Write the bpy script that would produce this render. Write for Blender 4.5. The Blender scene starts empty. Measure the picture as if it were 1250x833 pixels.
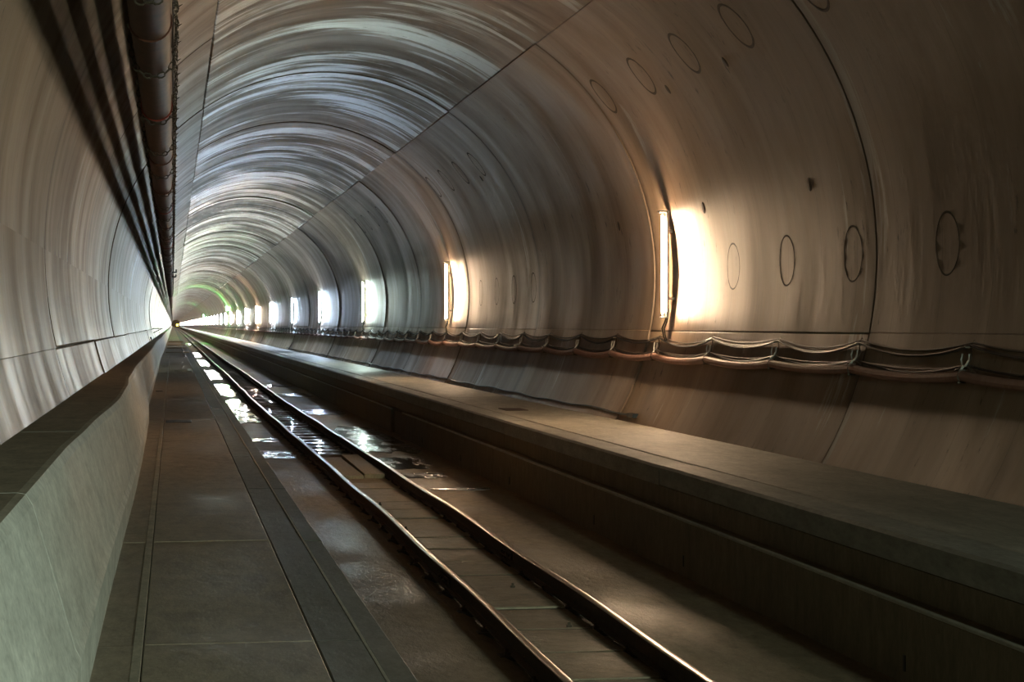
import bpy, math, random
from math import sin, cos, pi, radians, atan2, hypot, sqrt
random.seed(7)
C = bpy.context.scene.collection
SC = bpy.context.scene

# ---------------------------------------------------------------- camera, world, exposure
H = 2.5                      # height of the lens above the track floor; all shapes below are written relative to the lens
FPX = 2530.0
YAW = math.atan(414.0 / FPX)
cam_d = bpy.data.cameras.new('camera')
cam_d.sensor_width = 36.0
cam_d.lens = FPX / 1250.0 * 36.0
cam_d.shift_y = -19.5 / 1250.0
cam_d.clip_start = 0.05
cam_d.clip_end = 5000
cam = bpy.data.objects.new('camera', cam_d)
C.objects.link(cam)
cam.location = (0, 0, H)
cam.rotation_euler = (pi / 2, 0, -YAW)
SC.camera = cam

world = bpy.data.worlds.new('world')
SC.world = world
world.use_nodes = True
world.node_tree.nodes['Background'].inputs['Color'].default_value = (0, 0, 0, 1)
world.node_tree.nodes['Background'].inputs['Strength'].default_value = 0.0

vs = SC.view_settings
vs.view_transform = 'Standard'
vs.look = 'None'
vs.gamma = 1
vs.use_curve_mapping = False
vs.exposure = 1.95
SC.cycles.diffuse_bounces = 6

# unseen spotlight added behind the camera: lights kerb, walkway and bench near the lens
sd = bpy.data.lights.new('near_fill_spot', 'SPOT')
sd.energy = 2900
sd.color = (0.78, 1.0, 0.80)
sd.spot_size = radians(46)
sd.spot_blend = 0.9
sd.shadow_soft_size = 0.25
so = bpy.data.objects.new('near_fill_spot', sd)
C.objects.link(so)
so.location = (5.9, -9.0, H + 0.6)
from mathutils import Vector
so.rotation_euler = (Vector((1.3, 11.0, -2.6)) - Vector((5.9, -9.0, 0.6))).to_track_quat('-Z', 'Y').to_euler()

LAMP = 78.0                  # emission of one tube
WARM = (1.0, 0.70, 0.43)
NEUT = (0.80, 1.0, 0.90)
COOL = (0.62, 0.80, 1.0)
WHITE = (1.0, 0.97, 0.9)
PEACH = (1.0, 0.78, 0.58)
GREEN = (0.15, 1.0, 0.25)
LAMP_COLS = {-2: (0.86, 1.0, 0.84), 0: WARM, 1: WARM, 2: NEUT, 3: COOL, 4: COOL, 5: COOL, 6: PEACH, 7: WHITE, 8: NEUT}

# ---------------------------------------------------------------- helpers
def obj(name, verts, faces, mat=None, parent=None, smooth=False, shift=True):
    me = bpy.data.meshes.new(name)
    if shift:
        verts = [(x, y, z + H) for x, y, z in verts]
    me.from_pydata(verts, [], faces)
    if smooth:
        for p in me.polygons:
            p.use_smooth = True
        me.set_sharp_from_angle(angle=radians(33))
    if mat:
        me.materials.append(mat)
    o = bpy.data.objects.new(name, me)
    C.objects.link(o)
    if parent:
        o.parent = parent
    return o

def copy(o, parent=None, dy=0, dx=0, dz=0):
    c = o.copy()
    C.objects.link(c)
    c.parent = parent
    c.location = (o.location[0] + dx, o.location[1] + dy, o.location[2] + dz)
    return c

def tag(o, label=None, cat=None, group=None, kind=None):
    if label: o['label'] = label
    if cat: o['category'] = cat
    if group: o['group'] = group
    if kind: o['kind'] = kind
    return o

def empty(name, label=None, cat=None, group=None, kind=None):
    o = bpy.data.objects.new(name, None)
    o.empty_display_size = 0.1
    C.objects.link(o)
    return tag(o, label, cat, group, kind)

class MB:
    def __init__(s): s.v = []; s.f = []
    def add(s, v, f):
        n = len(s.v); s.v += [tuple(a) for a in v]; s.f += [tuple(i + n for i in q) for q in f]
    def box(s, x0, x1, y0, y1, z0, z1):
        s.add([(x0,y0,z0),(x1,y0,z0),(x1,y1,z0),(x0,y1,z0),(x0,y0,z1),(x1,y0,z1),(x1,y1,z1),(x0,y1,z1)],
              [(0,3,2,1),(4,5,6,7),(0,1,5,4),(1,2,6,5),(2,3,7,6),(3,0,4,7)])
    def bbox(s, x0, x1, y0, y1, z0, z1, b=0.01):
        """box with bevelled top edges"""
        s.add([(x0,y0,z0),(x1,y0,z0),(x1,y1,z0),(x0,y1,z0),
               (x0,y0,z1-b),(x1,y0,z1-b),(x1,y1,z1-b),(x0,y1,z1-b),
               (x0+b,y0+b,z1),(x1-b,y0+b,z1),(x1-b,y1-b,z1),(x0+b,y1-b,z1)],
              [(0,3,2,1),(8,9,10,11),(0,1,5,4),(1,2,6,5),(2,3,7,6),(3,0,4,7),(4,5,9,8),(5,6,10,9),(6,7,11,10),(7,4,8,11)])
    def tube(s, pts, r, n=6, cap=True, closed=False):
        m = len(pts); base = len(s.v)
        for i, p in enumerate(pts):
            a = pts[(i - 1) % m] if (closed or i > 0) else p
            b = pts[(i + 1) % m] if (closed or i < m - 1) else p
            d = [b[k] - a[k] for k in range(3)]
            L = sqrt(sum(q * q for q in d)) or 1; d = [q / L for q in d]
            up = (0, 0, 1) if abs(d[2]) < .9 else (1, 0, 0)
            e = (d[1]*up[2]-d[2]*up[1], d[2]*up[0]-d[0]*up[2], d[0]*up[1]-d[1]*up[0])
            L = sqrt(sum(q * q for q in e)); e = [q / L for q in e]
            g = (d[1]*e[2]-d[2]*e[1], d[2]*e[0]-d[0]*e[2], d[0]*e[1]-d[1]*e[0])
            rr = r[i] if isinstance(r, (list, tuple)) else r
            for k in range(n):
                t = 2 * pi * k / n
                s.v.append(tuple(p[j] + rr * (cos(t) * e[j] + sin(t) * g[j]) for j in range(3)))
        for i in range(m if closed else m - 1):
            j = (i + 1) % m
            for k in range(n):
                k2 = (k + 1) % n
                s.f.append((base+i*n+k, base+i*n+k2, base+j*n+k2, base+j*n+k))
        if cap and not closed:
            s.f.append(tuple(base + k for k in range(n))[::-1])
            s.f.append(tuple(base + (m-1)*n + k for k in range(n)))
    def obj(s, name, mat=None, parent=None, smooth=False, shift=True):
        return obj(name, s.v, s.f, mat, parent, smooth, shift)

def extrude(profile, ys, fx=None, close=True):
    """profile: list of (x,z); fx(y,i)-> dx offset; returns mesh data of a prism along Y"""
    n = len(profile); v = []; f = []
    for y in ys:
        for i, (x, z) in enumerate(profile):
            d = fx(y, i) if fx else (0, 0)
            v.append((x + d[0], y, z + d[1]))
    for j in range(len(ys) - 1):
        for i in range(n if close else n - 1):
            k = (i + 1) % n
            f.append((j*n+i, j*n+k, (j+1)*n+k, (j+1)*n+i))
    if close:
        f.append(tuple(range(n))); f.append(tuple((len(ys)-1)*n + i for i in range(n))[::-1])
    return v, f

def lerp_table(tab, y):
    if y <= tab[0][0]: return tab[0][1]
    for (a, b), (c, d) in zip(tab, tab[1:]):
        if y <= c:
            t = (y - a) / (c - a); t = t * t * (3 - 2 * t)
            return b + (d - b) * t
    return tab[-1][1]

# ---------------------------------------------------------------- materials
def new_mat(name):
    m = bpy.data.materials.new(name); m.use_nodes = True
    nt = m.node_tree
    return m, nt, nt.nodes['Principled BSDF']

def N(nt, t, **kw):
    n = nt.nodes.new(t)
    for k, v in kw.items():
        if k.startswith('i_'):
            n.inputs[k[2:].replace('_', ' ')].default_value = v
        else:
            setattr(n, k, v)
    return n

def mth(nt, op, a, b=None, c=None):
    n = nt.nodes.new('ShaderNodeMath'); n.operation = op
    for i, q in enumerate((a, b, c)):
        if q is None: continue
        if isinstance(q, (int, float)): n.inputs[i].default_value = q
        else: nt.links.new(q, n.inputs[i])
    return n.outputs[0]

def ramp(nt, fac, pts):
    n = nt.nodes.new('ShaderNodeValToRGB')
    e = n.color_ramp.elements
    while len(e) < len(pts): e.new(0.5)
    for q, (p, c) in zip(e, pts):
        q.position = p; q.color = (c[0], c[1], c[2], 1) if not isinstance(c, (int, float)) else (c, c, c, 1)
    nt.links.new(fac, n.inputs[0])
    return n.outputs[0]

def mixc(nt, fac, a, b, mode='MIX'):
    n = nt.nodes.new('ShaderNodeMix'); n.data_type = 'RGBA'; n.blend_type = mode
    for s, q in ((n.inputs[0], fac), (n.inputs[6], a), (n.inputs[7], b)):
        if isinstance(q, (int, float)): s.default_value = q
        elif isinstance(q, tuple): s.default_value = (*q[:3], 1)
        else: nt.links.new(q, s)
    return n.outputs[2]

def noise(nt, vec, scale, detail=3, rough=0.55, dist=0.0):
    n = N(nt, 'ShaderNodeTexNoise'); n.inputs['Scale'].default_value = scale
    n.inputs['Detail'].default_value = detail; n.inputs['Roughness'].default_value = rough
    n.inputs['Distortion'].default_value = dist
    nt.links.new(vec, n.inputs['Vector'])
    return n.outputs[0]

def vec(nt, a, b, c=0.0):
    n = nt.nodes.new('ShaderNodeCombineXYZ')
    for i, q in enumerate((a, b, c)):
        if isinstance(q, (int, float)): n.inputs[i].default_value = q
        else: nt.links.new(q, n.inputs[i])
    return n.outputs[0]

def bump(nt, h, strength, dist, b, prev=None):
    n = nt.nodes.new('ShaderNodeBump'); n.inputs['Strength'].default_value = strength; n.inputs['Distance'].default_value = dist
    nt.links.new(h, n.inputs['Height'])
    if prev: nt.links.new(prev, n.inputs['Normal'])
    if b: nt.links.new(n.outputs[0], b.inputs['Normal'])
    return n.outputs[0]

XC, ZC, R = 3.12, 0.77, 4.4
RING0, STEP = 21.49, 10.45

def lining_mat(name, dark=1.0, gloss=1.0, crown=False, cover=.62):
    m, nt, b = new_mat(name)
    g = N(nt, 'ShaderNodeNewGeometry')
    sp = N(nt, 'ShaderNodeSeparateXYZ'); nt.links.new(g.outputs['Position'], sp.inputs[0])
    X, Y, Z = sp.outputs
    dx = mth(nt, 'SUBTRACT', X, XC); dz = mth(nt, 'SUBTRACT', Z, ZC + H)
    s = mth(nt, 'MULTIPLY', mth(nt, 'ARCTAN2', dz, dx), R)
    streak = noise(nt, vec(nt, mth(nt, 'MULTIPLY', s, .22), mth(nt, 'MULTIPLY', Y, .75)), 1.0, 6, .62, .5)
    fine = noise(nt, vec(nt, mth(nt, 'MULTIPLY', s, 1.1), mth(nt, 'MULTIPLY', Y, 5.0)), 1.0, 4, .65)
    big = noise(nt, vec(nt, mth(nt, 'MULTIPLY', s, .28), mth(nt, 'MULTIPLY', Y, .22)), 1.0, 3, .5)
    spots = noise(nt, vec(nt, mth(nt, 'MULTIPLY', s, 2.2), mth(nt, 'MULTIPLY', Y, 5.5), 3.0), 1.0, 5, .7)
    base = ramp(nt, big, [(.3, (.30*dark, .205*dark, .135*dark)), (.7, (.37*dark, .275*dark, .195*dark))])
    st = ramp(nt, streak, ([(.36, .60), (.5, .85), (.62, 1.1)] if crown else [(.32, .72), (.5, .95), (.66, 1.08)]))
    col = mixc(nt, 1.0, base, st, 'MULTIPLY')
    fn = ramp(nt, fine, [(.3, .88), (.7, 1.07)])
    col = mixc(nt, 1.0, col, fn, 'MULTIPLY')
    spm = ramp(nt, spots, [(.60, 0.0), (.67, 1.0)])
    area = ramp(nt, big, [(.44, 0.05), (.56, .9)])
    spm2 = mixc(nt, 1.0, spm, area, 'MULTIPLY')
    col = mixc(nt, spm2, col, (.07, .05, .038))
    # thin formwork board lines every 1.25 m round the bore
    fr = mth(nt, 'FRACT', mth(nt, 'MULTIPLY', mth(nt, 'SUBTRACT', Y, RING0), 8.0 / STEP))
    ln = mth(nt, 'LESS_THAN', mth(nt, 'ABSOLUTE', mth(nt, 'SUBTRACT', fr, .5)), .006)
    col = mixc(nt, mth(nt, 'MULTIPLY', ln, .35), col, (.10, .08, .06))
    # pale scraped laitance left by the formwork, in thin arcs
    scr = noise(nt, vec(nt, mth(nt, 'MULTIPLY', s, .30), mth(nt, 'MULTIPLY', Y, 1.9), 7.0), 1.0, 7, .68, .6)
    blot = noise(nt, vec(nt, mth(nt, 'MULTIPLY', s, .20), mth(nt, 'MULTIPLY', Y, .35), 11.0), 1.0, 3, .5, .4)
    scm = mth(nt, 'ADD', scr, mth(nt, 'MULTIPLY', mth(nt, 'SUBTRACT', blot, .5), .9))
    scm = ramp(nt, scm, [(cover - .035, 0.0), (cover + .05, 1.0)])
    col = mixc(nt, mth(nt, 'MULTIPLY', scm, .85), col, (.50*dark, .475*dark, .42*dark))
    # dirt along the ring joints
    jd = mth(nt, 'ABSOLUTE', mth(nt, 'SUBTRACT', mth(nt, 'FRACT', mth(nt, 'ADD', mth(nt, 'DIVIDE', mth(nt, 'SUBTRACT', Y, RING0), STEP), .5)), .5))
    jd = mth(nt, 'MULTIPLY', jd, STEP)
    jn = mth(nt, 'MULTIPLY', big, .75)
    jm = mth(nt, 'SUBTRACT', 1.0, mth(nt, 'MINIMUM', mth(nt, 'DIVIDE', jd, jn), 1.0))
    col = mixc(nt, mth(nt, 'MULTIPLY', mth(nt, 'POWER', jm, 2.0), .75), col, (.075, .055, .04))
    nt.links.new(col, b.inputs['Base Color'])
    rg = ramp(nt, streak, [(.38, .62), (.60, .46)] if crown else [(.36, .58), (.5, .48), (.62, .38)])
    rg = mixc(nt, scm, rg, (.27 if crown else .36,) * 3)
    rg2 = mixc(nt, .2, rg, ramp(nt, fine, [(.3, .25), (.7, .6)]))
    nt.links.new(rg2, b.inputs['Roughness'])
    b.inputs['Specular IOR Level'].default_value = .5 * gloss
    pr = bump(nt, streak, .25, .02, None)
    pr = bump(nt, fine, .22, .006, None, pr)
    bump(nt, spots, .3, .008, b, pr)
    return m

def concrete(name, c0, c1, scale=1.0, rough=(.55, .85), stretch=(1, 1, 1), bmp=.3, spec=.4, stain=0.0):
    m, nt, b = new_mat(name)
    g = N(nt, 'ShaderNodeNewGeometry')
    mp = N(nt, 'ShaderNodeMapping'); mp.inputs['Scale'].default_value = stretch
    nt.links.new(g.outputs['Position'], mp.inputs[0])
    v = mp.outputs[0]
    a = noise(nt, v, .7 * scale, 4, .55, .3); f = noise(nt, v, 9 * scale, 4, .7); d = noise(nt, v, 55 * scale, 3, .6)
    col = ramp(nt, a, [(.32, c0), (.68, c1)])
    col = mixc(nt, 1.0, col, ramp(nt, f, [(.28, .72), (.7, 1.18)]), 'MULTIPLY')
    col = mixc(nt, 1.0, col, ramp(nt, d, [(.3, .85), (.7, 1.1)]), 'MULTIPLY')
    if stain:
        sn = noise(nt, v, 2.3 * scale, 6, .72, 1.0)
        col = mixc(nt, mixc(nt, 1.0, ramp(nt, sn, [(.55, 0.), (.66, 1.)]), (stain,)*3, 'MULTIPLY'), col, tuple(q * .35 for q in c0))
    nt.links.new(col, b.inputs['Base Color'])
    nt.links.new(ramp(nt, a, [(.3, rough[0]), (.7, rough[1])]), b.inputs['Roughness'])
    b.inputs['Specular IOR Level'].default_value = spec
    p = bump(nt, f, bmp, .012, None)
    bump(nt, d, bmp, .003, b, p)
    return m

def metal(name, c0, c1, rough=.5, met=0.0, scale=20.0, bmp=.2):
    m, nt, b = new_mat(name)
    g = N(nt, 'ShaderNodeNewGeometry')
    a = noise(nt, g.outputs['Position'], scale, 4, .6)
    nt.links.new(ramp(nt, a, [(.3, c0), (.7, c1)]), b.inputs['Base Color'])
    b.inputs['Roughness'].default_value = rough
    b.inputs['Metallic'].default_value = met
    bump(nt, a, bmp, .003, b)
    return m

def emit(name, col, s):
    m, nt, b = new_mat(name)
    b.inputs['Base Color'].default_value = (.9, .9, .9, 1)
    b.inputs['Emission Color'].default_value = (*col, 1)
    b.inputs['Emission Strength'].default_value = s
    return m

M_LIN = lining_mat('lining_concrete', cover=.72)
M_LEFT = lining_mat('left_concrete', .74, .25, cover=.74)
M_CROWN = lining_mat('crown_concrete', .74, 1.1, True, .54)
M_FOOT = lining_mat('foot_concrete', 1.05, .7, cover=.66)
M_JOINT = concrete('joint_mortar', (.06, .05, .04), (.10, .08, .06))
M_STAIN = concrete('mark_stain', (.09, .068, .05), (.13, .10, .078))
M_KERB = concrete('kerb_concrete', (.64, .63, .58), (.73, .71, .66), .45, stretch=(1, .7, 1.4), bmp=.10, stain=.10)
M_KTOP = concrete('kerb_top_concrete', (.42, .36, .28), (.52, .45, .36), .8, stretch=(1, .4, 1), bmp=.2, stain=.2)
M_WALK = concrete('walkway_concrete', (.34, .27, .20), (.46, .37, .28), .8, rough=(.42, .75), stretch=(1, .35, 1), bmp=.35, stain=.35)
M_WALK2 = concrete('walkway_edge_concrete', (.17, .17, .15), (.22, .215, .19), .9, rough=(.45, .7), stretch=(1, .35, 1), stain=.2)
M_LIP = concrete('pale_concrete_edge', (.42, .38, .32), (.5, .46, .4))
M_BENCH = concrete('bench_concrete', (.42, .40, .34), (.52, .49, .42), .6, rough=(.45, .75), stretch=(1, .3, 1), stain=.15)
M_BEDGE = concrete('bench_edge_concrete', (.32, .315, .28), (.38, .37, .33), .6, rough=(.5, .75), stretch=(1, .3, 1))
M_STEP = concrete('step_concrete', (.19, .15, .10), (.27, .215, .15), .7, rough=(.55, .8), stretch=(1, 1, .4), stain=.2)
M_FLOOR = concrete('floor_mud', (.20, .15, .10), (.36, .28, .19), 1.5, rough=(.38, .75), stretch=(.8, .30, 1), bmp=.8, stain=.4)
M_INFILL = concrete('infill_board', (.24, .19, .135), (.34, .27, .19), 1.6, rough=(.45, .75), stretch=(.5, .6, 1), bmp=.9, stain=.5)
M_SLEEPER = metal('sleeper_steel', (.05, .038, .03), (.09, .065, .05), .6)
M_RUST = metal('rail_rust', (.06, .036, .026), (.10, .06, .042), .7, .1, 14)
M_POL = metal('rail_polished', (.42, .36, .32), (.55, .48, .43), .28, 1.0, 30, .05)
M_PIPE = metal('pipe_rust', (.055, .017, .009), (.12, .040, .022), .5, .0, 5, .4)
M_PIPE2 = metal('pipe_dark', (.07, .05, .04), (.12, .08, .06), .5, .1, 5, .3)
M_RED = metal('red_clamp_paint', (.22, .03, .02), (.30, .05, .03), .45)
M_CHAIN = metal('chain_steel', (.07, .055, .04), (.15, .115, .085), .5, .5, 60)
M_BLACK = metal('black_rubber', (.02, .018, .016), (.035, .03, .027), .45)
M_TAN = metal('dusty_cable', (.085, .065, .048), (.12, .09, .07), .5)
M_HOSE = metal('hose_pink', (.36, .19, .15), (.44, .26, .21), .6, 0, 8, .1)
M_HOOK = metal('hook_plastic', (.55, .52, .47), (.65, .62, .56), .45)
M_BATTEN = metal('lamp_batten_enamel', (.55, .53, .50), (.62, .60, .56), .4)
M_WOOD = concrete('board_wood', (.30, .22, .13), (.38, .29, .18), 1.5, stretch=(3, .5, 1), bmp=.4)

m, nt, b = new_mat('water')
M_WATER = m
b.inputs['Base Color'].default_value = (.028, .022, .016, 1)
b.inputs['Roughness'].default_value = .035
b.inputs['IOR'].default_value = 1.45
g = N(nt, 'ShaderNodeNewGeometry')
mp = N(nt, 'ShaderNodeMapping'); mp.inputs['Scale'].default_value = (.6, 1.0, 1); nt.links.new(g.outputs['Position'], mp.inputs[0])
a = noise(nt, mp.outputs[0], 1.1, 3, .6)
a2 = noise(nt, mp.outputs[0], 9.0, 2, .6)
mp2 = N(nt, 'ShaderNodeMapping'); mp2.inputs['Scale'].default_value = (2.6, .75, 1); nt.links.new(g.outputs['Position'], mp2.inputs[0])
mud = ramp(nt, noise(nt, mp2.outputs[0], 1.0, 6, .75), [(.50, 0.0), (.56, 1.0)])
nt.links.new(mixc(nt, mud, (.028, .022, .016), (.10, .075, .05)), b.inputs['Base Color'])
nt.links.new(ramp(nt, mud, [(0, .07), (1, .42)]), b.inputs['Roughness'])
p = bump(nt, a, .14, .05, None)
p = bump(nt, mud, .2, .006, None, p)
bump(nt, a2, .12, .012, b, p)

# ---------------------------------------------------------------- tunnel lining
TH1, TH2 = radians(55.7), radians(124.8)
THR, THRB = radians(-11.2), radians(-32.5)
THL, THLB = radians(193.2), radians(206.5)

def arc_panel(name, t0, t1, length, mat, nseg, gap_y=.030, gap_t=.003, lip=.09, slabs=2):
    """one lining panel, starting at y=0: face on the bore, edges turned back into the joints"""
    dt = gap_t / R
    t0 += dt; t1 -= dt
    y0, y1 = gap_y, length - gap_y
    c = .010
    ys = [(y0, lip), (y0, c), (y0 + c, 0)] + [(y0 + (y1 - y0) * k / slabs, 0) for k in range(1, slabs)] + [(y1 - c, 0), (y1, c), (y1, lip)]
    ts = [(t0, lip), (t0, c), (t0 + c / R, 0)] + [(t0 + (t1 - t0) * k / nseg, 0) for k in range(1, nseg)] + [(t1 - c / R, 0), (t1, c), (t1, lip)]
    v = []; f = []
    for y, ry in ys:
        for t, rt in ts:
            r = R + max(ry, rt)
            v.append((XC + r * cos(t), y, ZC + r * sin(t)))
    n = len(ts)
    for j in range(len(ys) - 1):
        for i in range(n - 1):
            f.append((j*n+i, j*n+i+1, (j+1)*n+i+1, (j+1)*n+i))
    return obj(name, v, f, mat, None, True)

W_R = empty('wall_right', kind='structure'); W_R['label'] = 'curved brown concrete tunnel wall on the right, cast in rings'
W_L = empty('wall_left', kind='structure'); W_L['label'] = 'curved brown concrete tunnel wall on the left above the pale kerb'
CEIL = empty('ceiling', kind='structure'); CEIL['label'] = 'arched concrete crown of the tunnel between the two long seams'

protos = [(arc_panel('lining_panel', THR, TH1, STEP, M_LIN, 30), W_R), (arc_panel('foot_panel', THRB, THR, STEP, M_FOOT, 8), W_R),
          (arc_panel('lining_panel', TH2, THL, STEP, M_LEFT, 30), W_L), (arc_panel('foot_panel', THL, THLB, STEP, M_LEFT, 6), W_L),
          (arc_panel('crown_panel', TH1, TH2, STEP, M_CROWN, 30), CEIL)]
NRING = 27
OFF = {}
def name_of(o): return o.name.split('.')[0]
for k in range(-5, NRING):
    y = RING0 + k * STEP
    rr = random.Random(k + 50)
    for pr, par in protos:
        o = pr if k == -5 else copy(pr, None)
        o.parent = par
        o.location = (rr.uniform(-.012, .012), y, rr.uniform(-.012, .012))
        if name_of(o) == 'lining_panel' and par is W_R: OFF[k] = tuple(o.location)
# far rings, too small to pick apart
def far_rings(name, t0, t1, nseg, parent, k0, k1):
    mb = MB()
    for k in range(k0, k1):
        y0 = RING0 + k * STEP + .03; y1 = y0 + STEP - .06
        rr = random.Random(k); ox = rr.uniform(-.012, .012)
        pr = [(XC + ox + R * cos(t0 + (t1 - t0) * i / nseg), ZC + R * sin(t0 + (t1 - t0) * i / nseg)) for i in range(nseg + 1)]
        v, f = extrude(pr, [y0, y1], close=False)
        mb.add(v, f)
    return tag(mb.obj(name, M_LIN, parent, True), kind='stuff')
NEND = 200
YEND = RING0 + NEND * STEP
far_rings('lining_panel', THRB, TH1 - .003, 24, W_R, NRING, NEND)
far_rings('lining_panel', TH2 + .003, THLB, 24, W_L, NRING, NEND)
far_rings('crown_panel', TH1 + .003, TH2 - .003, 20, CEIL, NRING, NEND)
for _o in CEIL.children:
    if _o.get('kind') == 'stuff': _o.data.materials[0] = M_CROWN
# mortar shell behind the joints
Rb = R + .095
pr = [(XC + Rb * cos(radians(a)), ZC + Rb * sin(radians(a))) for a in range(-46, 227, 3)]
YB = RING0 - 5 * STEP
v, f = extrude(pr, [YB, 100, 400, YEND], close=False)
o = obj('joint_backing', v, f, M_JOINT, CEIL, True)
# end walls
for nm, y in (('wall_far', YEND), ('wall_behind', YB)):
    mb = MB()
    pts = [(XC + (Rb + .1) * cos(radians(a)), ZC + (Rb + .1) * sin(radians(a))) for a in range(-50, 231, 5)]
    n = len(pts)
    vv = [(x, y, z) for x, z in pts] + [(x, y + .3, z) for x, z in pts]
    ff = [tuple(range(n)), tuple(range(2 * n - 1, n - 1, -1))] + [(i, (i + 1) % n, n + (i + 1) % n, n + i) for i in range(n)]
    o = obj(nm, vv, ff, M_STEP); tag(o, kind='structure')

# round formwork marks on the right wall
def ring_mark(t, rad, w, name='round_mark', hollow=True, squash=1.0):
    v = []; f = []; n = 40
    prof = [(rad - w, .0), (rad - w * .5, -.0025), (rad + w * .5, -.0025), (rad + w, .0)] if hollow else [(0.0005, -.006), (rad - w, -.006), (rad, 0)]
    m = len(prof)
    for i in range(n):
        a = 2 * pi * i / n
        for q, h in prof:
            tt = t + q * sin(a) * squash / R
            v.append((XC + (R + h) * cos(tt), q * cos(a), ZC + (R + h) * sin(tt)))
    for i in range(n):
        j = (i + 1) % n
        for k in range(m - 1):
            f.append((i*m+k, j*m+k, j*m+k+1, i*m+k+1))
    return obj(name, v, f, M_STAIN, W_R, True)
first = {}
def place_mark(kind, t, rad, w, y, hollow=True):
    key = (kind,)
    if key not in first:
        first[key] = ring_mark(radians(t), rad, w, 'round_mark' if hollow else 'plug_mark', hollow)
        c = first[key]
    else:
        c = copy(first[key], W_R)
    o_ = OFF[int((y - RING0) // STEP)]
    c.location = (o_[0], y, o_[2])
for k in (-1, 0, 2):
    y0 = RING0 + k * STEP
    for d in (.8, 3.33, 5.82, 8.36): place_mark('mid', 0.45, .31, .013, y0 + d)
for k in (-1, 0, 2, 4):
    y0 = RING0 + k * STEP
    for d in ((2.15, 4.64, 7.13, 9.75) if k < 1 else (2.45, 5.0, 7.55, 10.0)): place_mark('up', 38.9, .31, .024, y0 + d)
for y in (28.57, 23.62, 34.2): place_mark('plug', 11.8, .085, .02, y, False)
for y in (24.89, 27.9, 45.5): place_mark('plug2', 34.5, .075, .02, y, False)
m_ = tag  # noqa

woff = [(8, 0.0), (14, 0.0), (18, .035), (24, .045), (30, .03), (40, .0), (50, -.04), (62, -.08), (75, -.05), (100, .0), (130, -.04), (180, 0)]
def wob(y): return lerp_table(woff, y) + .010 * sin(y * .55)
RT = -2.285
# ---------------------------------------------------------------- floor of the track bed
def nz(x, y, s=1.0):
    return (sin(x*3.1*s + y*.73*s) + sin(y*1.9*s - x*1.3*s + 1.7) + sin((x*2.3 + y*2.9)*s + .4) + sin(y*.41*s + 2.2)) / 4
FZ = -2.49
v = []; f = []
xs = [.9 + i * .13 for i in range(12)] + [2.40, 2.47, 2.55, 2.75, 2.95, 3.15, 3.35, 3.43, 3.50] + [3.62 + i * .13 for i in range(14)]
ys = [YB + i * .5 for i in range(int((120 - YB) / .5))] + [120 + i * 8 for i in range(int((YEND + .2 - 120) / 8) + 1)] + [YEND + .2]
for y in ys:
    for x in xs:
        v.append((x + (wob(y) if 2.3 < x < 3.6 else 0), y, (FZ if 2.45 < x < 3.45 else FZ + .036) + (.008 * nz(x, y) if y < 120 else 0)))
n = len(xs)
for j in range(len(ys) - 1):
    for i in range(n - 1):
        f.append((j*n+i, j*n+i+1, (j+1)*n+i+1, (j+1)*n+i))
fl = obj('floor', v, f, M_FLOOR, None, True); tag(fl, kind='structure')
fl['label'] = 'muddy brown track bed on either side of the rails'
# solid ground under everything
mb = MB(); mb.box(-1.6, 7.8, YB, YEND, FZ - .35, FZ - .06)
o = mb.obj('ground_slab', M_JOINT, fl)

# ---------------------------------------------------------------- left walkway
KER = empty('walkway', kind='structure'); KER['label'] = 'grey-brown concrete walkway left of the track'
XL0, XL1 = -.36, 1.15
strips = [('duct_cover', -.60, -.165, M_WALK, -1.68), ('walkway_slab', -.15, .745, M_WALK, -1.68), ('edge_slab', .749, .997, M_WALK2, -1.683), ('lip_slab', 1.010, 1.15, M_WALK2, -1.688)]
for nm, x0, x1, mat, zt in strips:
    mb = MB(); L = STEP / 2
    mb.bbox(x0, x1, .004, L - .004, -1.92, zt, .007)
    first_o = None
    for k in range(-10, 2 * NRING):
        y = RING0 + k * L
        if first_o is None:
            o = first_o = mb.obj(nm, mat, KER)
        else:
            o = copy(first_o, KER)
        o.location = (0, y, random.uniform(-.003, .002))
    mb = MB(); mb.box(x0, x1, RING0 + NRING * STEP, YEND, -1.92, zt)
    tag(mb.obj(nm, mat, KER), kind='stuff')
mb = MB(); mb.bbox(.994, 1.012, YB, YEND, -1.92, -1.680, .002)
mb.obj('pale_edge_strip', M_LIP, KER)
mb = MB(); mb.bbox(-.205, -.155, YB, 60, -1.92, -1.678, .003)
mb.obj('cover_joint', M_KTOP, KER)
mb = MB(); mb.box(-1.3, 1.148, YB, YEND, FZ - .1, -1.921)
mb.obj('walkway_base', M_STEP, KER)

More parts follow.
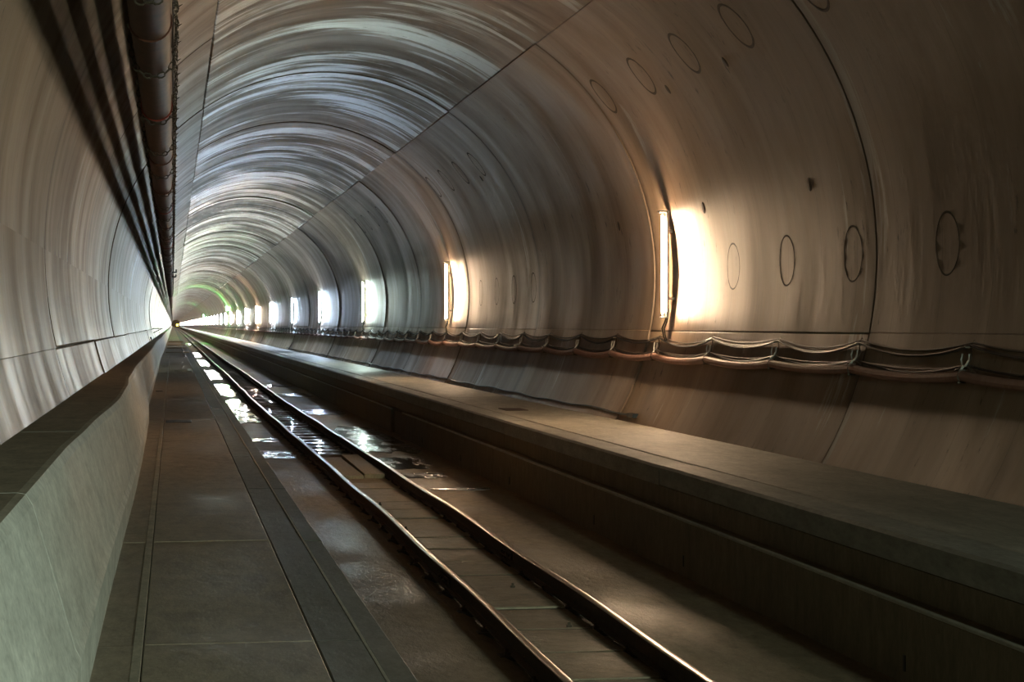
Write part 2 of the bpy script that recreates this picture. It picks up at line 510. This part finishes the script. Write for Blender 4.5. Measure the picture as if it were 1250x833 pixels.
# ---------------------------------------------------------------- pale kerb along the left wall
KB = empty('kerb', kind='structure'); KB['label'] = 'pale grey slanted concrete kerb between left wall and walkway'
top_off = [(8, 0), (12.5, 0), (15, .03), (21, .105), (25, .09), (30, .02), (38, -.02), (60, .0), (95, -.08), (130, -.02), (170, -.08)]
bot_off = [(8, 0), (30, 0), (36, -.02), (42, -.13), (70, -.17), (110, -.24), (150, -.2)]
kprof = [(-1.45, -1.92), (-1.20, -.725), (-.66, -.722), (-.625, -.728), (-.595, -.775), (-.415, -1.40), (-.39, -1.45), (-.385, -1.92)]
def kfx(y, i):
    t, bo = lerp_table(top_off, y), lerp_table(bot_off, y)
    if i in (2, 3, 4): return (t, 0)
    if i in (5, 6): return (t * .35 + bo * .6, 0)
    if i == 7: return (bo, 0)
    return (0, 0)
L = STEP / 2
for k in range(-10, 34):
    y0 = RING0 - 1.9 + k * L
    if y0 < YB: continue
    ys = [y0 + .004 + (L - .008) * i / 6 for i in range(7)]
    v, f = extrude(kprof, ys, kfx)
    o = obj('kerb_block', v, f, M_KERB, KB)
    o.data.materials.append(M_KTOP)
    for p in o.data.polygons:
        if abs(p.normal.z) > .97: p.material_index = 1
v, f = extrude(kprof, [RING0 - 1.9 + 34 * L, YEND], kfx)
obj('kerb_block', v, f, M_KERB, KB)['kind'] = 'stuff'

# ---------------------------------------------------------------- right service bench and its step
BN = empty('bench', kind='structure'); BN['label'] = 'long two-step concrete bench along the foot of the right wall'
def bench_part(nm, prof, mat, gap=.006, y_off=0.0, skip=()):
    first_o = None
    v, f = extrude(prof, [gap, STEP - gap])
    for k in range(-5, NRING):
        if k in skip: continue
        if first_o is None: o = first_o = obj(nm, v, f, mat, BN)
        else: o = copy(first_o, BN)
        o.location = (random.uniform(-.004, .004), RING0 + y_off + k * STEP, random.uniform(-.003, .003))
    v, f = extrude(prof, [RING0 + y_off + NRING * STEP, YEND])
    tag(obj(nm, v, f, mat, BN), kind='stuff')
bench_part('bench_slab', [(5.485, -1.70), (7.3, -1.70), (7.3, -1.49), (5.492, -1.49), (5.485, -1.497)], M_BENCH)
bench_part('edge_slab', [(5.10, -1.70), (5.478, -1.70), (5.478, -1.497), (5.13, -1.496), (5.10, -1.52)], M_BEDGE)
bench_part('upper_step_block', [(5.10, -1.99), (5.6, -1.99), (5.6, -1.705), (5.10, -1.705)], M_STEP, .004)
LOW = [(4.92, -2.6), (5.3, -2.6), (5.3, -1.915), (5.05, -1.915), (4.955, -1.905), (4.92, -1.93)]
bench_part('lower_step_block', LOW, M_STEP, .006, 0.0, skip=(2,))
for y0, y1 in ((RING0 + 2 * STEP + .006, 44.9), (47.2, RING0 + 3 * STEP - .006)):
    v, f = extrude(LOW, [y0, y1]); obj('lower_step_block', v, f, M_STEP, BN)
mb = MB(); mb.box(5.0, 5.3, 44.9, 47.2, -2.6, -1.95); mb.obj('niche_back', M_STEP, BN)
mb = MB(); mb.box(5.3, 7.5, YB, YEND, -2.6, -1.71); mb.obj('bench_core', M_STEP, BN)
mb = MB(); mb.bbox(4.925, 4.965, YB, 44.9, -1.93, -1.898, .008); mb.bbox(4.925, 4.965, 47.2, YEND, -1.93, -1.898, .008)
mb.obj('step_nosing', M_BENCH, BN)
w0 = None
for y in (13.5, 19.7, 24.06, 30.3, 35.6, 41.2):
    mb = MB(); mb.box(4.914, 4.93, -.018, .018, -2.36, -2.25)
    if w0 is None: w0 = mb.obj('weep_hole', M_BLACK, BN); w0.location.y = y
    else: c = copy(w0, BN); c.location.y = y

# ---------------------------------------------------------------- track
def rail_prof(): return [(-.055, -.155), (.055, -.155), (.055, -.145), (.012, -.128), (.009, -.045), (.030, -.032), (.031, -.006), (-.031, -.006), (-.030, -.032), (-.009, -.045), (-.012, -.128), (-.055, -.145)]
XRL, XRR = 2.50, 3.405
ysr = [YB + i * .75 for i in range(int((200 - YB) / .75))] + [200 + i * 20 for i in range(int((YEND - 200) / 20))] + [YEND]
for x0, lab in ((XRL, 'left steel rail of the narrow track, rusty sides, bright top, beside the walkway'), (XRR, 'right steel rail of the narrow track, rusty sides, bright top, nearer the stepped bench')):
    root = empty('rail', lab, 'rail', 'rails of the track')
    v, f = extrude([(x + x0, z + RT) for x, z in rail_prof()], ysr, lambda y, i: (wob(y), .006 * sin(y * .8)))
    obj('rail_body', v, f, M_RUST, root)
    v, f = extrude([(x0 - .031, RT - .0055), (x0 + .031, RT - .0055), (x0 + .029, RT + .001), (x0 + .018, RT + .004), (x0 - .018, RT + .004), (x0 - .029, RT + .001)], ysr, lambda y, i: (wob(y), .006 * sin(y * .8)))
    obj('running_surface', v, f, M_POL, root, True)
    # clips holding the foot, one pair per sleeper
    for sx in (-1, 1):
        mb = MB()
        mb.bbox(sx * .072 - .024, sx * .072 + .024, -.03, .03, RT - .165, RT - .136, .008)
        mb.tube([(sx * .075, 0, RT - .15), (sx * .075, 0, RT - .112)], .012, 6)
        c0 = None
        for i in range(120):
            y = 10.35 + i * 1.2
            if c0 is None: c0 = mb.obj('rail_clip', M_RUST, root); c = c0
            else: c = copy(c0, root)
            c.location = (x0 + wob(y), y, 0)
    if x0 == XRR or True:   # fishplates bolted at the rail joint
        mb = MB()
        yj = 21.2 if x0 == XRR else 19.2
        for sx in (-1, 1):
            mb = MB()
            xx = x0 + wob(yj) + sx * .022
            mb.box(xx - .010, xx + .010, yj - .30, yj + .30, RT - .118, RT - .045)
            for q in (-.22, -.08, .08, .22):
                mb.tube([(xx, yj + q, RT - .08), (xx + sx * .03, yj + q, RT - .08)], .015, 6)
            mb.obj('fishplate', M_RUST, root)

mb = MB(); mb.bbox(2.36, 3.55, -.085, .085, FZ - .03, RT - .158, .012)
s0 = None
for i in range(-24, 230):
    y = 10.35 + i * 1.2
    if y > 290: break
    if s0 is None: o = s0 = mb.obj('sleeper', M_SLEEPER)
    else: o = copy(s0)
    o.location = (wob(y), y, random.uniform(-.006, .004)); o.rotation_euler = (0, 0, random.uniform(-.01, .01))
    if y < 32.5: lb = 'dark steel sleeper showing in the gap between two infill boards'
    elif y < 52: lb = 'dark steel sleeper standing proud of the near lamp-lit water'
    else: lb = 'dark steel sleeper far down the wet track'
    tag(o, lb, 'sleeper', 'sleepers under the rails')
# boards filling the bays between the rails on the dry stretch
i0 = 0
for i in range(-3, 19):
    y = 10.35 + i * 1.2
    mb = MB(); rr = random.Random(i + 9)
    x0, x1 = XRL + .085 + wob(y + .6), XRR - .085 + wob(y + .6)
    mb.bbox(x0, x1, y + .035, y + 1.2 - .035, FZ - .02, RT - .152 + rr.uniform(-.006, .012), .010)
    o = mb.obj('infill_board', M_INFILL)
    W = ['first', 'second', 'third', 'fourth', 'fifth', 'sixth', 'seventh', 'eighth', 'ninth', 'tenth', 'eleventh', 'twelfth', 'thirteenth', 'fourteenth', 'fifteenth']
    n_ = 18 - i
    lb = 'muddy infill board between the rails, %s on this side of the loose boards' % W[n_] if n_ < 15 else 'muddy infill board between the rails below the bottom edge of the picture'
    tag(o, lb, 'board', 'infill boards between the rails')

# loose wooden boards across the track before the water
def board(pts, z, th, lab):
    v = [(x, y, z) for x, y in pts] + [(x, y, z + th) for x, y in pts]
    f = [(3,2,1,0), (4,5,6,7), (0,1,5,4), (1,2,6,5), (2,3,7,6), (3,0,4,7)]
    o = obj('loose_board', v, f, M_WOOD); return tag(o, lab, 'board', 'loose boards at the water edge')
board([(2.61, 32.75), (2.98, 32.7), (2.97, 37.2), (2.64, 37.1)], RT - .15, .055, 'left loose wooden board lying between the rails just before the water')
board([(3.00, 32.8), (3.31, 32.7), (3.33, 37.8), (3.03, 37.7)], RT - .15, .075, 'right loose wooden board lying between the rails just before the water, raised a little')
# small bolts and stones lying on the boards
bolt0 = None
for x, y, lb in ((3.14, 16.35, 'small bolt lying on a board between the rails nearest the camera'), (3.10, 18.9, 'small bolt lying on a board between the rails, second from the camera'),
              (2.72, 24.4, 'small lump of debris beside the left rail on the dry boards'), (2.75, 27.8, 'small lump of debris beside the left rail further along the dry boards')):
    mb = MB(); mb.tube([(0, 0, 0), (0, 0, .018)], .024, 6); mb.tube([(0, 0, .016), (0, 0, .042)], .013, 6)
    o = mb.obj('bolt', M_CHAIN, None, False, False)
    o.location = (x, y, H + RT - .142); tag(o, lb, 'bolt')

# ---------------------------------------------------------------- puddles
def puddle(x0, x1, y0, y1, z, lab, seed, group=None, rag=.18):
    rr = random.Random(seed)
    n = 46; pts = []
    cx, cy = (x0 + x1) / 2, (y0 + y1) / 2; hx, hy = (x1 - x0) / 2, (y1 - y0) / 2
    ph = [rr.uniform(0, 6.28) for _ in range(5)]
    for i in range(n):
        a = 2 * pi * i / n
        p = 5.0
        r = (abs(cos(a)) ** p + abs(sin(a)) ** p) ** (-1 / p)
        k = 1 - rag * (.5 + .5 * sin(3 * a + ph[0])) * .5 - rag * (.5 + .5 * sin(7 * a + ph[1])) * .5 - rag * .4 * rr.random()
        pts.append((cx + hx * r * cos(a) * k, cy + hy * r * sin(a) * k))
    v = [(x, y, z - .03) for x, y in pts] + [(x, y, z) for x, y in pts]
    f = [tuple(range(n))[::-1], tuple(range(n, 2 * n))] + [(i, (i + 1) % n, n + (i + 1) % n, n + i) for i in range(n)]
    o = obj('puddle', v, f, M_WATER)
    return tag(o, lab, 'puddle', group)
PZ = FZ + .036 + .006
LP = [(38.0, 40.7, 'narrow puddle left of the left rail, nearest the camera'), (43.6, 45.3, 'thin puddle left of the left rail, second from the camera'),
      (51.0, 70.0, 'broad puddle left of the left rail reflecting the lamps'), (70.8, 88.0, 'puddle left of the left rail with the green reflection'),
      (92.0, 116.0, 'long bright puddle left of the left rail beyond the green reflection'), (122.0, 150.0, 'bright puddle left of the left rail level with the coiled hose end'),
      (155.0, 190.0, 'distant bright puddle left of the left rail'), (255.0, 275.0, 'most distant small puddle left of the left rail')]
for i, (a, b_, lb) in enumerate(LP):
    puddle(1.14, 2.38 + wob((a + b_) / 2), a, b_, PZ, lb, i + 1, rag=.22)
CP = [(38.9, 62.0, 'long sheet of water between the rails, crossed by dark sleepers'), (64.0, 84.0, 'water between the rails beyond the long sheet'), (104.0, 118.0, 'small distant pool between the rails with a green glint')]
for i, (a, b_, lb) in enumerate(CP):
    xx = wob((a + b_) / 2)
    puddle(XRL + .05 + xx, XRR - .05 + xx, a, b_, RT - .172 if False else FZ + .030, lb, i + 20, rag=.04)
RP = [(30.45, 30.85, 3.75, 4.75, 'thin strip of water right of the right rail nearest the camera'), (32.9, 34.2, 3.5, 4.45, 'small puddle right of the right rail just before the boards'),
      (34.9, 38.4, 3.5, 4.55, 'rippled puddle right of the right rail beside the boards'), (38.6, 50.5, 3.5, 4.85, 'broad puddle between right rail and stepped bench'),
      (56.5, 60.5, 3.5, 4.8, 'narrow puddle right of the right rail beyond the broad one'), (70.5, 75.0, 3.5, 4.85, 'narrow puddle right of the right rail, second beyond the broad one'),
      (82.0, 85.5, 3.5, 4.7, 'thin distant puddle right of the right rail')]
for i, (a, b_, x0, x1, lb) in enumerate(RP):
    puddle(x0 + wob((a + b_) / 2), x1, a, b_, PZ + .002, lb, i + 40, rag=.22)

# ---------------------------------------------------------------- wall lamps
ORD = ['nearest', 'second', 'third', 'fourth', 'fifth', 'sixth', 'seventh', 'eighth', 'ninth', 'tenth']
mats = {}
def tube_mat(c, s=1.0):
    k = (c, s)
    if k not in mats: mats[k] = emit('lamp_tube_glow', c, LAMP * s)
    return mats[k]
def lamp_z(): return (.17, 1.66)
z0, z1 = .17, 1.66
def wallx(z, r=R): return XC + sqrt(r * r - (z - ZC) ** 2)
mb = MB(); mb.box(7.365, 7.405, -.060, .060, z0 - .04, z1 + .04)
for z in (.4, 1.42): mb.box(7.40, wallx(z) + .01, -.015, .015, z - .02, z + .02)
batten_v = mb
cap = MB()
for za, zb in ((z0 - .045, z0 + .03), (z1 - .03, z1 + .045)):
    cap.tube([(7.33, 0, za), (7.33, 0, zb)], .026, 10)
    cap.box(7.33, 7.37, -.02, .02, za, zb)
cap.bbox(7.255, 7.405, -.085, .085, z1 + .040, z1 + .075, .008)
cap.bbox(7.28, 7.405, -.050, .050, z0 - .065, z0 - .040, .008)
flex = MB()
pf = [(7.38, 0, z0 - .03), (7.36, .03, z0 - .12), (7.32, .05, z0 - .22), (7.33, .0, z0 - .33), (7.36, -.04, z0 - .43)]
flex.tube(pf, .012, 6)
flex.tube([(p[0] + .02, p[1] - .06 * sin(i * .8), p[2]) for i, p in enumerate(pf)], .010, 6)
lp0 = None
LAMPY0, LAMPD = 30.6, 24.95
def make_lamp(i, y, col, s, lab, group):
    global lp0
    root = empty('wall_lamp', lab, 'lamp', group)
    root.location = (0, y, 0)
    if lp0 is None:
        bt = batten_v.obj('batten', M_BATTEN, root); ec = cap.obj('end_cap', M_BATTEN, root, True); fx = flex.obj('supply_cable', M_BLACK, root, True)
        t = MB(); t.tube([(7.325, 0, z0), (7.325, 0, z1)], .024, 12)
        lp0 = (bt, ec, fx, t)
    else:
        for q in lp0[:3]: copy(q, root)
    tb = lp0[3].obj('tube', tube_mat(col, s), root, True)
    return root
lamp_list = [(-2, (0.86, 1.0, 0.84), 2.6)]
i = 0
LY = {0: 30.6, 1: 55.9, 2: 80.9, 3: 105.3, 4: 129.8, 5: 158.5}
for i in range(0, 80):
    y = LY.get(i, 158.5 + (i - 5) * 27.5)
    if y > YEND - 15: break
    col = LAMP_COLS.get(i, [WHITE, NEUT, WHITE, COOL, PEACH][i % 5])
    s = {0: 1.6, 1: 1.3, 2: 1.8, 3: 3.2, 4: 1.8, 5: 4.5, 6: 6.0, 7: 7.0}.get(i, 9.0)
    colw = {0: 'warm white', 1: 'warm white', 2: 'greenish white', 3: 'bluish white', 4: 'dim bluish white', 5: 'bluish white', 6: 'peach white'}.get(i, 'white')
    if i < 8: lab = '%s glowing upright tube lamp on the right wall, %s' % (colw, ORD[i] + (' to the camera' if i == 0 else ' from the camera')); grp = 'tube lamps on the right wall'
    else: lab = 'distant white tube lamp merging into the bright row on the right wall'; grp = 'tube lamps on the right wall'
    make_lamp(i, y, col, s, lab, grp)
make_lamp(-2, LAMPY0 - 2 * LAMPD + 1, (1.0, 0.92, 0.80), 0.5, 'greenish tube lamp on the right wall behind the camera', 'tube lamps on the right wall')
# green emergency lights
for j, (y, z, x, lb) in enumerate(((279.0, 2.2, 7.2, 'nearer green safety light above the lamp row on the right wall'), (490.0, 2.1, 7.2, 'farther green safety light above the lamp row on the right wall'))):
    root = empty('safety_light', lb, 'light', 'green safety lights'); root.location = (0, y, 0)
    mb = MB(); mb.box(x - .10, wallx(z) + .02, -.12, .12, z - .18, z + .18); mb.obj('housing', M_BLACK, root)
    mb = MB(); mb.box(x - .16, x - .10, -.25, .25, z - .25, z + .25); mb.obj('lens', emit('green_glow', GREEN, 700), root)
root = empty('signal_light', 'tiny yellow light at the far end of the tunnel', 'light')
mb = MB(); mb.box(3.4, 5.4, YEND - .35, YEND - .2, -1, 1); mb.obj('lens', emit('yellow_glow', (1, .75, .1), 2), root)
mb = MB(); mb.box(3.3, 5.5, YEND - .2, YEND + .02, -1.1, 1.1); mb.obj('housing', M_BLACK, root)

# ---------------------------------------------------------------- cables, hose and hooks on the right wall
HK = [15.3, 18.42, 21.61, 24.67, 27.83, 31.0, 34.13, 37.25]
while HK[-1] < 240: HK.append(HK[-1] + 3.12)
HK = [15.3 - 3.1 * k for k in range(14, 0, -1)] + HK
def sagline(hooks, x, z, sag, rs, jx=.0, jz=.0, n=8, y_end=240):
    pts = []
    for a, b2 in zip(hooks, hooks[1:]):
        za, zb = z + rs.uniform(-jz, jz), 0
        s_ = sag * rs.uniform(.75, 1.25)
        for i in range(n):
            t = i / n
            pts.append((x + rs.uniform(-jx, jx) * (1 if i else 0), a + (b2 - a) * t, z - s_ * 4 * t * (1 - t) + rs.uniform(-jz, jz) * .3))
    return pts
rs = random.Random(3)
cab = [(7.385, -.165, .085, .011, M_TAN, 'topmost thin tan cable of the bundle sagging between hooks on the right wall'),
       (7.365, -.195, .105, .014, M_BLACK, 'thick black cable of the upper bundle sagging between hooks on the right wall'),
       (7.350, -.185, .125, .010, M_BLACK, 'thin black cable of the upper bundle, hanging lowest between hooks'),
       (7.330, -.385, .055, .009, M_TAN, 'thin tan cable of the lower bundle just above the pink hose'),
       (7.310, -.375, .095, .012, M_BLACK, 'black cable of the lower bundle touching the pink hose between hooks')]
for x, z, sg, r, mt, lb in cab:
    mb = MB(); mb.tube(sagline(HK, x, z, sg, rs, .004, .006), r, 6)
    o = mb.obj('cable', mt, None, True); tag(o, lb, 'cable', 'cables along the right wall')
mb = MB(); mb.tube(sagline(HK, 7.272, -.475, .045, rs, 0, .004), .050, 10)
o = mb.obj('hose', M_HOSE, None, True); tag(o, 'thick pinkish hose running below the cables on the right wall', 'hose')
# beyond hooks: one far run
for z, x, r, mt, lb in ((-.24, 7.35, .05, M_BLACK, 'far continuation of the black cable bundle on the right wall'), (-.49, 7.23, .05, M_HOSE, 'far continuation of the pinkish hose on the right wall')):
    mb = MB(); mb.tube([(x, HK[-1] - 1, z), (x, 500, z), (x, YEND, z)], r, 6); o = mb.obj('cable', mt); tag(o, lb, 'cable')
# hooks: bracket, U hook and tie
def tiepts(): return [(7.33, 0, -.30), (7.30, .02, -.36), (7.26, .12, -.42)]
br = MB(); br.box(7.30, 7.42, -.012, .012, -.215, -.20); br.tube([(7.395, 0, -.14), (7.36, .0, -.20), (7.375, .02, -.30), (7.33, .05, -.42), (7.30, .05, -.535)], .005, 6); br.box(7.23, 7.34, .0, .03, -.545, -.53)
uh = MB(); uh.tube([(7.31, -.09, -.27), (7.30, -.09, -.33), (7.29, -.04, -.38), (7.29, .04, -.38), (7.30, .09, -.33), (7.31, .09, -.27)], .009, 6)
uh.tube([(7.29, 0, -.38), (7.25, 0, -.43)], .010, 6)
tie = MB(); tie.tube([(7.29, -.30, -.46), (7.30, -.10, -.395), (7.31, 0, -.375), (7.30, .10, -.395), (7.29, .30, -.46)], .010, 6)
tie.tube([(7.272 + .056 * cos(a * pi / 5), -.02, -.475 + .058 * sin(a * pi / 5)) for a in range(10)], .006, 5, closed=True)
h0 = None
for k, y in enumerate(HK):
    if y < 8: continue
    lb = 'pale cable hook holding bundle and hose on the right wall, beyond the second lamp'
    if y < 17: lb = 'pale cable hook at the dark right edge, holding cables'
    elif y < 20: lb = 'pale U-shaped cable hook nearest the right edge of the picture'
    elif y < 23: lb = 'cable hook at the wide dark ring joint on the right wall'
    elif y < 26: lb = 'second cable hook to the right of the nearest lamp'
    elif y < 29: lb = 'first cable hook to the right of the nearest lamp'
    elif y < 32: lb = 'cable hook directly under the nearest lamp'
    elif y < 35: lb = 'first pale U-shaped cable hook to the left of the nearest lamp'
    elif y < 38: lb = 'second pale U-shaped cable hook to the left of the nearest lamp'
    elif y < 57: lb = 'pale cable hook on the right wall between the two nearest lamps'
    root = empty('cable_hook', lb, 'hook', 'cable hooks on the right wall'); root.location = (0, y, 0)
    if h0 is None:
        h0 = (br.obj('bracket', M_CHAIN, root), uh.obj('hook', M_HOOK, root, True), tie.obj('tie', M_TAN, root, True))
    else:
        for q in h0:
            if q is h0[1] and k % 3 == 2 and y < 40: pass
            copy(q, root)
# cable lying along the foot of the wall
pts = []
y = 31.2
rs = random.Random(8)
while y < 130:
    z = -1.385 + .012 * sin(y * 1.7) + .01 * sin(y * .6)
    pts.append((XC + (R - .02) * cos(math.asin((z - ZC) / R)), y, z)); y += .6
mb = MB(); mb.tube(pts, .016, 6); mb.box(pts[0][0] - .05, pts[0][0] + .05, pts[0][1] - .45, pts[0][1], pts[0][2] - .03, pts[0][2] + .03)
o = mb.obj('foot_cable', M_BLACK, None, True); tag(o, 'thin black cable fixed along the foot of the right wall above the bench', 'cable')

# ---------------------------------------------------------------- pipes hanging on the left of the crown
PX = -.16
def pipe_run(name, x, z, r, mat, lab, seclen, y_start, y_stop, red=False, step=.0):
    root = empty(name, lab, 'pipe', 'hanging pipes left of the crown')
    y = y_start; k = 0
    while y < y_stop:
        mb = MB(); y2 = min(y + seclen, y_stop)
        rr = random.Random(k + int(z * 100)); dz = rr.uniform(-.01, .01); dx = rr.uniform(-.008, .008)
        mb.tube([(x + dx, y + .01, z + dz), (x + dx, y + .02, z + dz), (x, (y + y2) / 2, z - .004), (x + dx, y2 - .01, z + dz)], [r - .01, r, r, r], 24)
        s_ = mb.obj('pipe_section', mat, root, True)
        mb = MB(); q = [(x + dx, y2 - .07, z + dz), (x + dx, y2 - .06, z + dz), (x + dx, y2 + .04, z + dz), (x + dx, y2 + .05, z + dz)]
        mb.tube(q, [r, r + .012, r + .012, r], 24)
        mb.obj('coupling', M_RED if (red and k % 3 == 1) else mat, root, False)
        y = y2; k += 1
    if y_stop < YEND:
        mb = MB(); mb.tube([(x, y_stop, z), (x, YEND, z)], r, 16); tag(mb.obj('pipe_section', mat, root, True), kind='stuff')
    return root
pipe_run('ventilation_pipe', PX, 2.235, .150, M_PIPE, 'large rust-brown pipe hanging overhead, lowest of the stack of pipes', 6.0, RING0 - 8 * 6.0, RING0 + 40 * 6.0, True)
pipe_run('upper_pipe', PX - .03, 2.565, .125, M_PIPE2, 'dark pipe hanging directly above the large rust-brown pipe', 6.0, RING0 - 50, RING0 + 220)
pipe_run('upper_pipe', PX - .04, 2.905, .130, M_PIPE2, 'dark pipe third from the bottom in the hanging stack', 6.0, RING0 - 47, RING0 + 220)
pipe_run('upper_pipe', PX - .02, 3.30, .165, M_PIPE2, 'dark topmost pipe of the hanging stack close to the crown', 6.0, RING0 - 45, RING0 + 220)
# chains looped round the stack and up to the crown
def chain_links(mb, path, link=.055, w=.016, wire=.0045):
    d = 0; pts = [path[0]]
    seg = []
    for a, b2 in zip(path, path[1:]):
        L_ = sqrt(sum((b2[k] - a[k]) ** 2 for k in range(3))); seg.append(L_)
    tot = sum(seg); nl = max(2, int(tot / (link * .8)))
    def at(t):
        t = max(0, min(tot, t))
        for (a, b2), L_ in zip(zip(path, path[1:]), seg):
            if t <= L_: return [a[k] + (b2[k] - a[k]) * t / L_ for k in range(3)]
            t -= L_
        return list(path[-1])
    for i in range(nl):
        a = at((i - .1) * tot / nl); b2 = at((i + 1.1) * tot / nl)
        dd = [b2[k] - a[k] for k in range(3)]; L_ = sqrt(sum(q * q for q in dd)) or 1; dd = [q / L_ for q in dd]
        up = (0, 1, 0) if abs(dd[1]) < .8 else (0, 0, 1)
        e = (dd[1]*up[2]-dd[2]*up[1], dd[2]*up[0]-dd[0]*up[2], dd[0]*up[1]-dd[1]*up[0]); le = sqrt(sum(q*q for q in e)); e = [q/le for q in e]
        g_ = (dd[1]*e[2]-dd[2]*e[1], dd[2]*e[0]-dd[0]*e[2], dd[0]*e[1]-dd[1]*e[0])
        sd = e if i % 2 else g_
        c = [(a[k] + b2[k]) / 2 for k in range(3)]
        loop = []
        for q in range(8):
            t = 2 * pi * q / 8
            loop.append(tuple(c[k] + dd[k] * cos(t) * L_ / 2 + sd[k] * sin(t) * w for k in range(3)))
        mb.tube(loop, wire, 4, closed=True)
def hanger_path():
    p = [(PX + .19, 0, 3.80), (PX + .185, 0, 2.35)]
    for a in range(0, 181, 15):
        p.append((PX + .175 * cos(radians(a)), .05 * sin(radians(a)), 2.235 - .178 * sin(radians(a))))
    p += [(PX - .185, 0, 2.35), (PX - .19, 0, 3.72)]
    return p
mb = MB(); chain_links(mb, hanger_path(), .075, .022, .0065)
ch0 = None
ys_h = [13.4, 17.4, 21.45, 25.4, 29.4, 33.5, 37.5, 41.5] + [45.5 + 4 * i for i in range(28)]
for k, y in enumerate(ys_h):
    if ch0 is None: o = ch0 = mb.obj('hanger_chain', M_CHAIN, None, False, True)
    else: o = copy(ch0)
    o.location = (0, y, 0)
    lb = {1: 'chain loop round the big overhead pipe, nearest one in the picture', 2: 'chain loop round the overhead pipe at the first coupling'}.get(k, 'chain loop carrying the overhead pipes further down the tunnel' if k > 2 else 'chain loop carrying the overhead pipes above the top edge of the picture')
    tag(o, lb, 'chain', 'chains carrying the overhead pipes')
# long slack chain with clips along the right of the big pipe
mb = MB()
path = []
y = 10.0
while y < 70:
    path.append((PX + .180 + .010 * sin(y * 2.1), y, 2.20 + .03 * sin(y * 3.1))); y += .25
chain_links(mb, path, .16, .013, .004)
root = empty('festoon_chain', 'long slack chain with small pointed clips along the right side of the overhead pipe', 'chain')
mb.obj('chain', M_CHAIN, root)
c0 = None
for i in range(60):
    y = 11.4 + i * .98
    m2 = MB()
    m2.tube([(PX + .17, 0, 2.21), (PX + .20, .01, 2.185), (PX + .225, 0, 2.20)], [.005, .007, .0015], 5)
    m2.tube([(PX + .19, 0, 2.22), (PX + .20, 0, 2.165)], [.006, .002], 5)
    if c0 is None: c0 = m2.obj('clip', M_CHAIN, root); c = c0
    else: c = copy(c0, root)
    c.location = (0, y, random.uniform(-.01, .01))
mb = MB(); mb.tube([(PX + .165, y, 2.26 + .015 * sin(y * 1.3)) for y in [10 + i * .5 for i in range(460)]], .010, 6)
o = mb.obj('cable', M_TAN, None, True); tag(o, 'thin cable running along the right flank of the overhead pipe', 'cable')
for y, lb in ((84, 'small dark clamp sticking out right of the overhead pipe, nearer one'), (92, 'small dark clamp sticking out right of the overhead pipe, farther one')):
    mb = MB(); mb.box(PX + .12, PX + .30, y - .05, y + .05, 2.08, 2.14); mb.box(PX + .26, PX + .32, y - .2, y + .2, 2.10, 2.22)
    tag(mb.obj('pipe_clamp', M_BLACK), lb, 'clamp')

# ---------------------------------------------------------------- things on the walkway, kerb and bench
mb = MB(); mb.bbox(-.12, .32, 36.1, 36.9, -1.69, -1.668, .01); o = mb.obj('drain_cover', M_BLACK); tag(o, 'dark rectangular drain cover set in the left walkway', 'cover')
mb = MB(); mb.tube([(-.34, 53.2, -1.69), (-.34, 53.2, -1.665)], .09, 12); o = mb.obj('round_manhole', M_BLACK); tag(o, 'small round dark lid in the left walkway near the kerb', 'lid')
mb = MB(); mb.bbox(5.72, 6.12, 35.6, 36.5, -1.50, -1.480, .01); o = mb.obj('drain_cover', M_RUST); tag(o, 'dark rectangular drain cover in the right bench top', 'cover')
rs = random.Random(4)
pts = []
for i in range(120):
    a = i * .42; r = .10 + .14 * abs(sin(i * .11))
    pts.append((.36 + r * 1.2 * cos(a) + .02 * sin(i * .9), 73.2 + r * 3.2 * sin(a), -1.655 + .012 * (i % 15) / 3 + .0006 * i))
pts += [(.40 + .05 * sin(k * .9), 74 + k * 1.3, -1.66) for k in range(1, 16)]
mb = MB(); mb.tube(pts, .014, 6); o = mb.obj('coiled_hose', M_HOOK, None, True); tag(o, 'untidy coil of pale hose lying on the left walkway', 'hose')
mb = MB(); mb.tube([(.62 + .06 * sin(k * 1.1), 110 + k * 3.1, -1.64 + .03 * sin(k * 2.2)) for k in range(14)], .03, 6); o = mb.obj('cable', M_BLACK, None, True); tag(o, 'loose black cable lying along the far edge of the left walkway', 'cable')
for k, (y, lb) in enumerate(((126, 'nearest timber lying across the left walkway'), (150, 'second timber lying across the left walkway'), (171, 'third timber lying across the left walkway'), (205, 'farthest timber lying across the left walkway'))):
    mb = MB(); mb.bbox(-.42, .98, y, y + 2.6, -1.68, -1.62 + .01 * k, .01); o = mb.obj('timber', M_WOOD); tag(o, lb, 'timber', 'timbers across the walkway')
mb = MB(); mb.tube([(-1.22, 121, -.2), (-.57, 121, -.2)], .022, 6); mb.tube([(-.60, 121, -.2), (-1.15, 121, -.46)], .022, 6); mb.box(-1.26, -1.17, 120.95, 121.05, -.52, -.12)
o = mb.obj('wall_bracket', M_BLACK); tag(o, 'black triangular bracket standing out from the far left wall', 'bracket')
mb = MB(); mb.bbox(-1.12, -.98, 98.5, 99.3, -.73, -.56, .02); o = mb.obj('junction_box', M_BLACK); tag(o, 'small black box on the kerb top at the far left wall', 'box')
